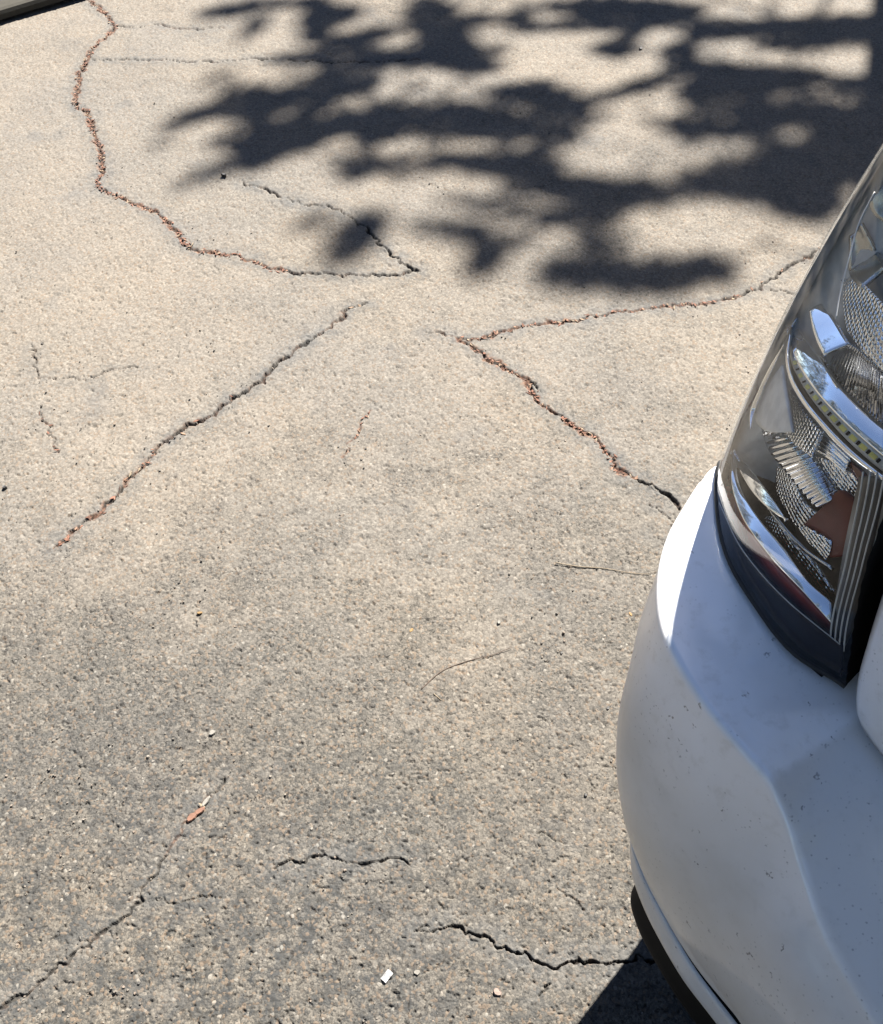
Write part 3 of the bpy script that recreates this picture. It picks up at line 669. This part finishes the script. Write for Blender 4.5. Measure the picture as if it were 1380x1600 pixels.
# ------------------------------------------------------------------ tree beyond the frame: leaves that throw the dappled shade
DARK = [ # painter's list in photo pixels: cx, cy, rx, ry, angle, cover
(360,17,40,8,-8,.9),(430,5,45,6,0,.85),(396,44,24,11,-35,.85),(350,125,25,14,0,.5),(330,170,60,11,-20,.8),(430,160,70,26,-8,.92),(400,200,60,14,-25,.7),(420,215,62,22,-25,.95),
(260,220,25,7,-30,.5),(340,265,50,11,-20,.6),(420,248,50,10,-25,.8),(265,305,30,6,-20,.2),(495,30,25,40,0,.88),(465,92,40,8,0,.8),(450,115,45,11,-5,.12),(490,170,15,8,0,.5),(350,215,30,8,-20,.35),
(525,20,40,14,0,.9),(525,42,25,6,0,.35),(575,55,50,12,-15,.9),(612,20,32,28,0,.08),(605,62,26,8,-15,.15),(580,90,80,15,0,.9),(530,130,50,24,0,.92),(700,70,48,34,0,.95),(672,25,34,28,0,.95),
(770,12,60,8,0,.05),(760,30,60,8,0,.7),(775,58,48,9,0,.05),(770,76,20,6,0,.6),(740,100,40,10,0,.9),(640,130,50,26,0,.12),(700,150,55,9,0,.18),(720,128,40,7,0,.4),(650,170,15,10,0,.3),
(560,200,95,30,-12,.92),(720,190,85,25,0,.95),(680,222,20,15,0,.5),(520,232,48,18,-25,.08),
(815,24,18,6,0,.75),(860,40,60,6,-5,.7),(940,35,60,12,0,.8),(970,10,110,12,0,.97),(1040,25,50,15,0,.97),(965,30,30,5,0,.4),(955,76,30,12,0,.92),(988,55,26,8,-30,.85),(1060,52,35,9,-10,.08),(1015,75,20,14,0,.08),
(1070,70,35,8,-20,.9),(1075,85,20,8,0,.9),(1060,100,20,5,0,.8),(1020,128,92,8,-18,.92),(1070,132,20,6,-10,.3),(830,145,55,15,0,.95),(890,165,52,16,0,.94),(815,183,20,7,0,.5),(870,200,60,18,0,.88),(820,225,40,12,0,.65),
(980,165,60,18,-15,.04),(950,205,40,22,0,.04),(1020,190,30,14,0,.25),(1080,200,38,20,0,.88),(1090,150,28,16,0,.92),
(1180,45,105,14,0,.96),(1320,48,75,22,0,.97),(1200,15,90,11,0,0),(1330,13,60,11,0,0),(1240,36,20,6,0,.5),(1130,82,45,13,0,.08),(1250,70,60,8,0,.95),(1240,92,70,9,-14,.12),(1300,105,32,10,0,.2),(1335,75,32,9,0,.12),(1376,100,15,10,0,.4),
(1160,130,80,26,0,.97),(1250,122,50,14,0,.92),(1330,125,40,7,0,.85),(1310,142,50,10,0,.6),(1200,165,60,15,0,.82),(1115,172,35,8,0,.55),(1280,180,105,16,0,.94),(1150,200,65,14,0,.93),(1330,215,60,20,0,.9),(1220,230,35,12,0,.5),(1295,210,25,8,0,.65),(1370,232,15,14,0,.5),
(485,350,25,11,-25,.6),(555,375,50,27,-35,.93),(528,402,28,14,-20,.85),(585,258,60,14,0,.78),(555,277,16,9,0,.6),(640,265,45,10,0,.6),(740,252,75,15,0,.96),(800,270,60,13,8,.93),(730,310,70,10,0,.35),(770,322,40,9,0,.6),(620,305,40,24,0,0),
(720,365,56,15,10,.92),(760,405,30,22,0,.88),(738,425,20,10,0,.82),(830,260,52,18,0,.96),(930,300,110,22,0,.95),(1040,298,95,15,-8,.95),(815,300,30,8,0,.45),(900,340,62,18,0,.88),(830,345,35,11,0,.5),(815,380,25,10,0,.78),(940,375,42,15,0,.78),(860,395,30,13,-15,.35),(915,424,64,22,-12,.92),(1030,428,92,27,-3,.88),
(1010,252,90,20,0,.04),(1090,254,55,19,0,.06),(1130,285,75,24,0,.88),(1240,272,115,36,0,.97),(1255,325,62,20,0,.95),(1050,372,95,27,-12,0),(1160,335,60,14,0,.2),(1200,347,28,14,0,.35),(1110,425,38,25,0,.82),(1190,382,30,7,0,.35),
]
gx, gy = np.meshgrid(np.arange(150, 1500, 6.0), np.arange(-6, 500, 4.0)); CV = np.zeros_like(gx)
for cx, cy, rx, ry_, an, val_ in DARK:
    c, s = math.cos(math.radians(an)), math.sin(math.radians(an)); dx, dy = gx-cx, gy-cy
    q = 1.2 if val_ >= .5 else .82
    u = (dx*c+dy*s)/(rx*q); v = (-dx*s+dy*c)/(ry_*q); k = 1-sstep(np.sqrt(u*u+v*v), .5, 1.36); CV = CV*(1-k)+val_*k
CV[gx > 1385] = np.where(gy[gx > 1385] < 330, .9, 0)
LEAFA = .0011
u_ = (gx-690)/FPX; v_ = (800-gy)/FPX; z_ = -SP+v_*CP; t_ = -CAMH/z_; lx, ly = u_*t_, (CP+v_*SP)*t_
cell = (6*t_/FPX)*(4/FPX*t_*t_/CAMH)         # ground area of one sample cell
CV = np.clip(CV*(.72+.62*vnoise(lx+9, ly+9, .07, 41)), 0, .99)
cnt = -2.2*np.log(1-.93*CV)*cell/(LEAFA*.62)*1.15
pts = []
num = np.floor(cnt + rng.random(cnt.shape)).astype(int)
for i, j in zip(*np.nonzero(num)):
    for _ in range(num[i, j]):
        px_ = gx[i, j]+rng.uniform(-3, 3); py_ = gy[i, j]+rng.uniform(-2, 2); p = at(px_, py_)
        pts.append((p.x, p.y))
pts = np.array(pts)
hz = 5.2 + 1.8*vnoise(pts[:, 0]+20, pts[:, 1]+20, .45, 3) + .6*rng.random(len(pts))
sh = np.array([SDIR.x/SDIR.z, SDIR.y/SDIR.z])
L3 = np.column_stack([pts[:, 0]+sh[0]*hz, pts[:, 1]+sh[1]*hz, hz])
# the rest of the crown: its shade falls beyond the frame
TRUNK = Vector((float(L3[:, 0].mean())+1.0, float(L3[:, 1].mean())+1.3, 0)); ex_ = []
for k in range(800):
    th = random.uniform(0, 2*math.pi); ph = math.acos(random.uniform(-.35, 1)); rr_ = random.uniform(.55, 1)
    c = Vector((TRUNK.x-.3+3.4*rr_*math.sin(ph)*math.cos(th), TRUNK.y-.3+3.0*rr_*math.sin(ph)*math.sin(th), 4.9+2.0*rr_*math.cos(ph)))
    g = c-SDIR*(c.z/SDIR.z)
    if g.y < 4.0 and g.x < 2.9: continue
    for _ in range(random.randint(25, 55)): ex_.append(c+Vector((random.gauss(0, .2), random.gauss(0, .2), random.gauss(0, .14))))
for k in range(9000):  # extra leaves added to keep the sun off the car's side
    p = W(random.uniform(.75, 4.0), -.12, random.uniform(.1, 1.7)); ex_.append(p+SDIR*random.uniform(5.0, 7.0)+Vector((random.gauss(0, .05), random.gauss(0, .05), 0)))
allL = np.vstack([L3, np.array([tuple(e) for e in ex_])]); NL = len(allL)
d1 = rng.normal(size=(NL, 3)); d1 /= np.linalg.norm(d1, axis=1)[:, None]
sd = np.array(SDIR); nr = sd[None, :]*.9+rng.normal(size=(NL, 3))*.55; nr /= np.linalg.norm(nr, axis=1)[:, None]
d1 -= nr*np.sum(d1*nr, 1)[:, None]; d1 /= np.linalg.norm(d1, axis=1)[:, None]; d2 = np.cross(nr, d1)
sz = rng.uniform(.75, 1.3, NL)[:, None]
lv = np.stack([allL-d1*.027*sz, allL+d2*.0125*sz-d1*.006*sz, allL+d1*.033*sz-nr*.004, allL-d2*.0125*sz-d1*.006*sz], 1).reshape(-1, 3)
lf = np.arange(NL*4).reshape(-1, 4)
lm = NM('leaf_green'); lp = lm.n('ShaderNodeTexCoord').outputs['Object']
lm.bsdf(Base__Color=lm.mix(lm.rng(lm.noise(lp, 3.5, 3), .3, .7), (.014, .024, .009), (.032, .045, .015)), Roughness=.55)
bark = simple('grey_bark', (.14, .115, .09), .9, bump=(30, .6, .02))
tree = empty('tree', TRUNK); tag(tree, 'leafy tree past the far edge, throwing dappled shade over the pavement', 'tree')
crown = mesh_obj('crown', lv-np.array(TRUNK)[None, :], lf.tolist(), lm.m, tree, False)
bm = bmesh.new()
fork = TRUNK+Vector((-.1, -.1, 2.2)); tube(bm, [TRUNK, TRUNK+Vector((.03, 0, .4)), TRUNK+Vector((-.04, -.03, 1.5)), fork], [.24, .17, .15, .13], 12)
for k in range(24):
    thin = k > 17
    e = Vector(L3[random.randrange(len(L3))]) if thin else Vector(ex_[random.randrange(len(ex_))]); m_ = fork.lerp(e, .5)+Vector((random.uniform(-.2, .2), random.uniform(0, .3), .35))
    tube(bm, catmull([fork, m_, e], 10), [(.022-.0018*i if thin else .07-.0062*i) for i in range(10)], 7)
    for _ in range(3):
        s0 = m_.lerp(e, random.uniform(.1, .8)); e2 = s0+Vector((random.gauss(0, .5), random.gauss(0, .5), random.gauss(.1, .25))); tube(bm, [s0, s0.lerp(e2, .5)+Vector((0, 0, .05)), e2], [.010, .007, .003], 5)
bmesh.ops.translate(bm, verts=bm.verts, vec=-TRUNK); from_bm('trunk', bm, bark, tree, True)
# the wood added all round, out of view, to hold back sky light
WN = 5200; ang = rng.uniform(0, 2*math.pi, WN); rad = 9.5+3.5*rng.random(WN)+1.2*np.sin(ang*5); hh = rng.random(WN)**.8*(7.0+1.6*np.sin(ang*7+1)); front = np.abs((ang-math.pi/2+math.pi) % (2*math.pi)-math.pi) < .75
hh = np.where(front, hh*.65, hh); rad = np.where(front, rad+5, rad)
cc = np.column_stack([rad*np.cos(ang), rad*np.sin(ang), hh+.2]); cc = np.repeat(cc, 14, 0)+rng.normal(size=(WN*14, 3))*.32; cc[:, 2] = np.abs(cc[:, 2]); nn_ = len(cc)
e1 = rng.normal(size=(nn_, 3)); e1 /= np.linalg.norm(e1, axis=1)[:, None]; e2_ = np.cross(e1, rng.normal(size=(nn_, 3))); e2_ /= np.linalg.norm(e2_, axis=1)[:, None]
wv_ = np.stack([cc-e1*.13, cc+e2_*.07, cc+e1*.15, cc-e2_*.07], 1).reshape(-1, 3)
foliage = mesh_obj('sky_screen', wv_, np.arange(nn_*4).reshape(-1, 4).tolist(), lm.m, None, False); tag(foliage, 'unseen added wood surrounding the pavement', 'sky_screen', kind='stuff')

# ------------------------------------------------------------------ small things lying on the pavement
def flake(name, px, py, sx, sy, h, rot, mat, label, cat, group=None, seed=0):
    r = random.Random(seed); p = at(px, py); bm = bmesh.new(); n = 9
    top = []; bot = []
    for k in range(n):
        t = 2*math.pi*k/n; q = r.uniform(.78, 1.12); x, y = sx*q*math.cos(t), sy*q*math.sin(t)
        c, s = math.cos(rot), math.sin(rot); X, Y = x*c-y*s, x*s+y*c
        top.append(bm.verts.new((X*.8, Y*.8, h*r.uniform(.8, 1.1)))); bot.append(bm.verts.new((X, Y, h*.25)))
    lo = [bm.verts.new((v.co.x*.9, v.co.y*.9, -.002)) for v in bot]
    bm.faces.new(top); bm.faces.new(lo[::-1])
    for A, B in ((bot, top), (lo, bot)):
        for k in range(n): bm.faces.new((A[k], A[(k+1) % n], B[(k+1) % n], B[k]))
    o = from_bm(name, bm, mat, None, False); o.location = p+Vector((0, 0, .0006)); return tag(o, label, cat, group)
WHITE = simple('white_plastic', (0.4200, 0.4200, 0.4200), .4); PALE = simple('pale_stone', (0.1200, 0.1125, 0.0975), .85); BARKM = simple('red_bark', (0.1020, 0.0498, 0.0300), .85, bump=(200, .4, .002))
TAN = simple('dry_straw', (0.1200, 0.0930, 0.0600), .8); SEED = simple('black_seed', (.012, .011, .01), .6); PINK = simple('pink_stone', (0.1320, 0.0990, 0.0810), .85)
# white plastic bit: a small bent folded sliver
p = at(605, 1526); bm = bmesh.new()
prof = [(-.0058, .001), (-.003, .0042), (.001, .0056), (.005, .0048)]
rows = [[bm.verts.new((x, y, z+.0009*math.sin(y*300))) for x, z in prof] for y in (-.0085, -.003, .003, .0085)]
for a, b in zip(rows, rows[1:]):
    for k in range(3): bm.faces.new((a[k], a[k+1], b[k+1], b[k]))
bmesh.ops.solidify(bm, geom=bm.faces[:], thickness=.001)
bmesh.ops.rotate(bm, verts=bm.verts, matrix=Matrix.Rotation(math.radians(-40), 3, 'Z'))
o = from_bm('plastic_sliver', bm, WHITE); o.location = p; tag(o, 'small bright white plastic sliver lying on bare pavement near the bottom', 'litter')
def stick(name, pts, r, mat, label, cat):
    P = [at(x, y)+Vector((0, 0, .0019+random.uniform(0, .0006))) for x, y in pts]; bm = bmesh.new(); c = catmull(P, 30); base = P[0].copy()
    tube(bm, [q-base for q in c], [r*(1-.5*i/29) for i in range(30)], 6); o = from_bm(name, bm, mat, None, True); o.location = base; return tag(o, label, cat)
TWIG = simple('brown_twig', (0.0450, 0.0300, 0.0200), .85)
stick('twig', [(658,1078),(690,1050),(730,1034),(770,1024),(800,1012)], .0013, TWIG, 'long thin brown twig lying on the pavement left of the white bumper', 'twig')
stick('straw', [(868,880),(905,886),(945,889),(985,896),(1015,898)], .0012, TAN, 'pale dry straw stalk pointing at the upper bumper corner', 'straw')
stick('straw', [(678,1085),(690,1095)], .0012, TAN, 'short pale stalk just below the long brown twig', 'straw')
bits = [(322,1253,.011,.004,1.1,'pale tan bark flake at the upper end of the red bark pieces',PALE),(312,1268,.012,.005,.6,'red bark flake just under the pale tan flake',BARKM),(300,1277,.011,.006,.9,'largest red bark flake, lowest of the small cluster at lower left',BARKM)]
for i, (x, y, sx, sy, r, lb, mt) in enumerate(bits): flake('bark_flake', x, y, sx, sy, .003, r, mt, lb, 'bark', 'bark flakes at the lower left', i)
for i, (x, y, s, lb) in enumerate([(350,275,.008,'black seed by the tree shade at the upper left'),(950,1107,.0042,'black seed on the pavement closest to the left edge of the bumper'),(915,1243,.004,'black seed below and left of the widest part of the bumper'),(8,763,.006,'black seed at the far left edge of the view'),(1001,78,.008,'black seed in the sunlit gap of the shade near the top')]):
    flake('seed', x, y, s, s*.7, s*.9, i, SEED, lb, 'seed', 'black seeds on the pavement', 40+i)
for i, (x, y, s, mt, lb) in enumerate([(652,1520,.0055,PALE,'pale pebble a little right of the white plastic sliver'),(780,973,.005,PALE,'brightest pale pebble, above the right end of the twig'),(777,1550,.0075,PINK,'pinkish stone near the bottom, below the dark crack'),(332,1146,.007,PALE,'flat pale pebble above the red bark flakes')]):
    flake('pebble', x, y, s, s*.75, s*.55, i*1.3, mt, lb, 'pebble', 'pale pebbles set in the pavement', 80+i)
for i, (x, y, lb) in enumerate([(312,958,'yellow leaf scrap beside the dark specks left of centre'),(643,985,'orange leaf scrap above the left end of the twig'),(985,960,'yellow leaf scrap close to the bumper edge')]):
    flake('leaf_scrap', x, y, .006, .003, .002, i, simple('yellow_leaf', (0.1320, 0.0780, 0.0240), .8) if i == 0 else bpy.data.materials['yellow_leaf'], lb, 'leaf', 'leaf scraps', 120+i)
# red-brown litter lying in the cracks
bm = bmesh.new(); r = random.Random(5)
for pts_, wd, dp, rd in CRK:
    for a, b in zip(pts_, pts_[1:]):
        for _ in range(int(rd*rd*6*r.random()+.3)):
            q = a.lerp(b, r.random())+Vector((r.gauss(0, wd*.7), r.gauss(0, wd*.7), r.uniform(-.002, .0015))); th = r.uniform(0, 6.28); L = r.uniform(.002, .0085); wv = r.uniform(.0010, .0032)
            e = Vector((math.cos(th), math.sin(th), r.uniform(-.3, .3)))*L; f = Vector((-math.sin(th), math.cos(th), r.uniform(-.3, .3)))*wv; up = Vector((0, 0, .0012))
            vs = [bm.verts.new(q+s1*e+s2*f+u) for u in (Vector((0, 0, 0)), up) for s1, s2 in ((-1, 0), (0, -1), (1, .2), (.1, 1))]
            bm.faces.new(vs[3::-1]); bm.faces.new(vs[4:])
            for k in range(4): bm.faces.new((vs[k], vs[(k+1) % 4], vs[4+(k+1) % 4], vs[4+k]))
lm2 = NM('mixed_litter'); ri = lm2.n('ShaderNodeNewGeometry').outputs['Random Per Island']
lm2.bsdf(Base__Color=lm2.ramp(ri, [(0, (.03, .016, .011)), (.3, (.085, .036, .02)), (.6, (.115, .05, .03)), (.85, (.13, .08, .05)), (1, (.15, .12, .08))]), Roughness=.9)
o = from_bm('bark_litter', bm, lm2.m); tag(o, 'red brown bark crumbs filling the pavement cracks', 'litter', kind='stuff')

# loose grit: sand grains and chips of the surface, far too many to count
gr = random.Random(9); V = []; F = []
for k in range(2600):
    px_, py_ = gr.uniform(-60, 1440), 1640-1500*gr.random()**1.5; p = at(px_, py_); sz_ = .0009+.0021*gr.random()**3; n0 = len(V); t0 = gr.uniform(0, 6.28)
    top = [];
    for q in range(5):
        t = t0+2*math.pi*q/5; rr_ = sz_*gr.uniform(.7, 1.25); V.append((p.x+rr_*math.cos(t), p.y+rr_*math.sin(t), -.0012))
    for q in range(5):
        t = t0+2*math.pi*q/5; rr_ = sz_*gr.uniform(.5, .95); V.append((p.x+rr_*math.cos(t), p.y+rr_*math.sin(t), sz_*gr.uniform(.35, .8)))
    F.append(tuple(range(n0+5, n0+10)))
    for q in range(5): F.append((n0+q, n0+(q+1) % 5, n0+5+(q+1) % 5, n0+5+q))
gm = NM('mixed_grit'); ri = gm.n('ShaderNodeNewGeometry').outputs['Random Per Island']
gm.bsdf(Base__Color=gm.ramp(ri, [(0, (.045, .043, .04)), (.3, (.075, .066, .055)), (.6, (.11, .097, .08)), (.85, (.115, .09, .07)), (1, (.14, .13, .11))]), Roughness=.9)
o = mesh_obj('grit', V, F, gm.m, None, False); tag(o, 'loose sandy grit scattered over the pavement', 'grit', kind='stuff')
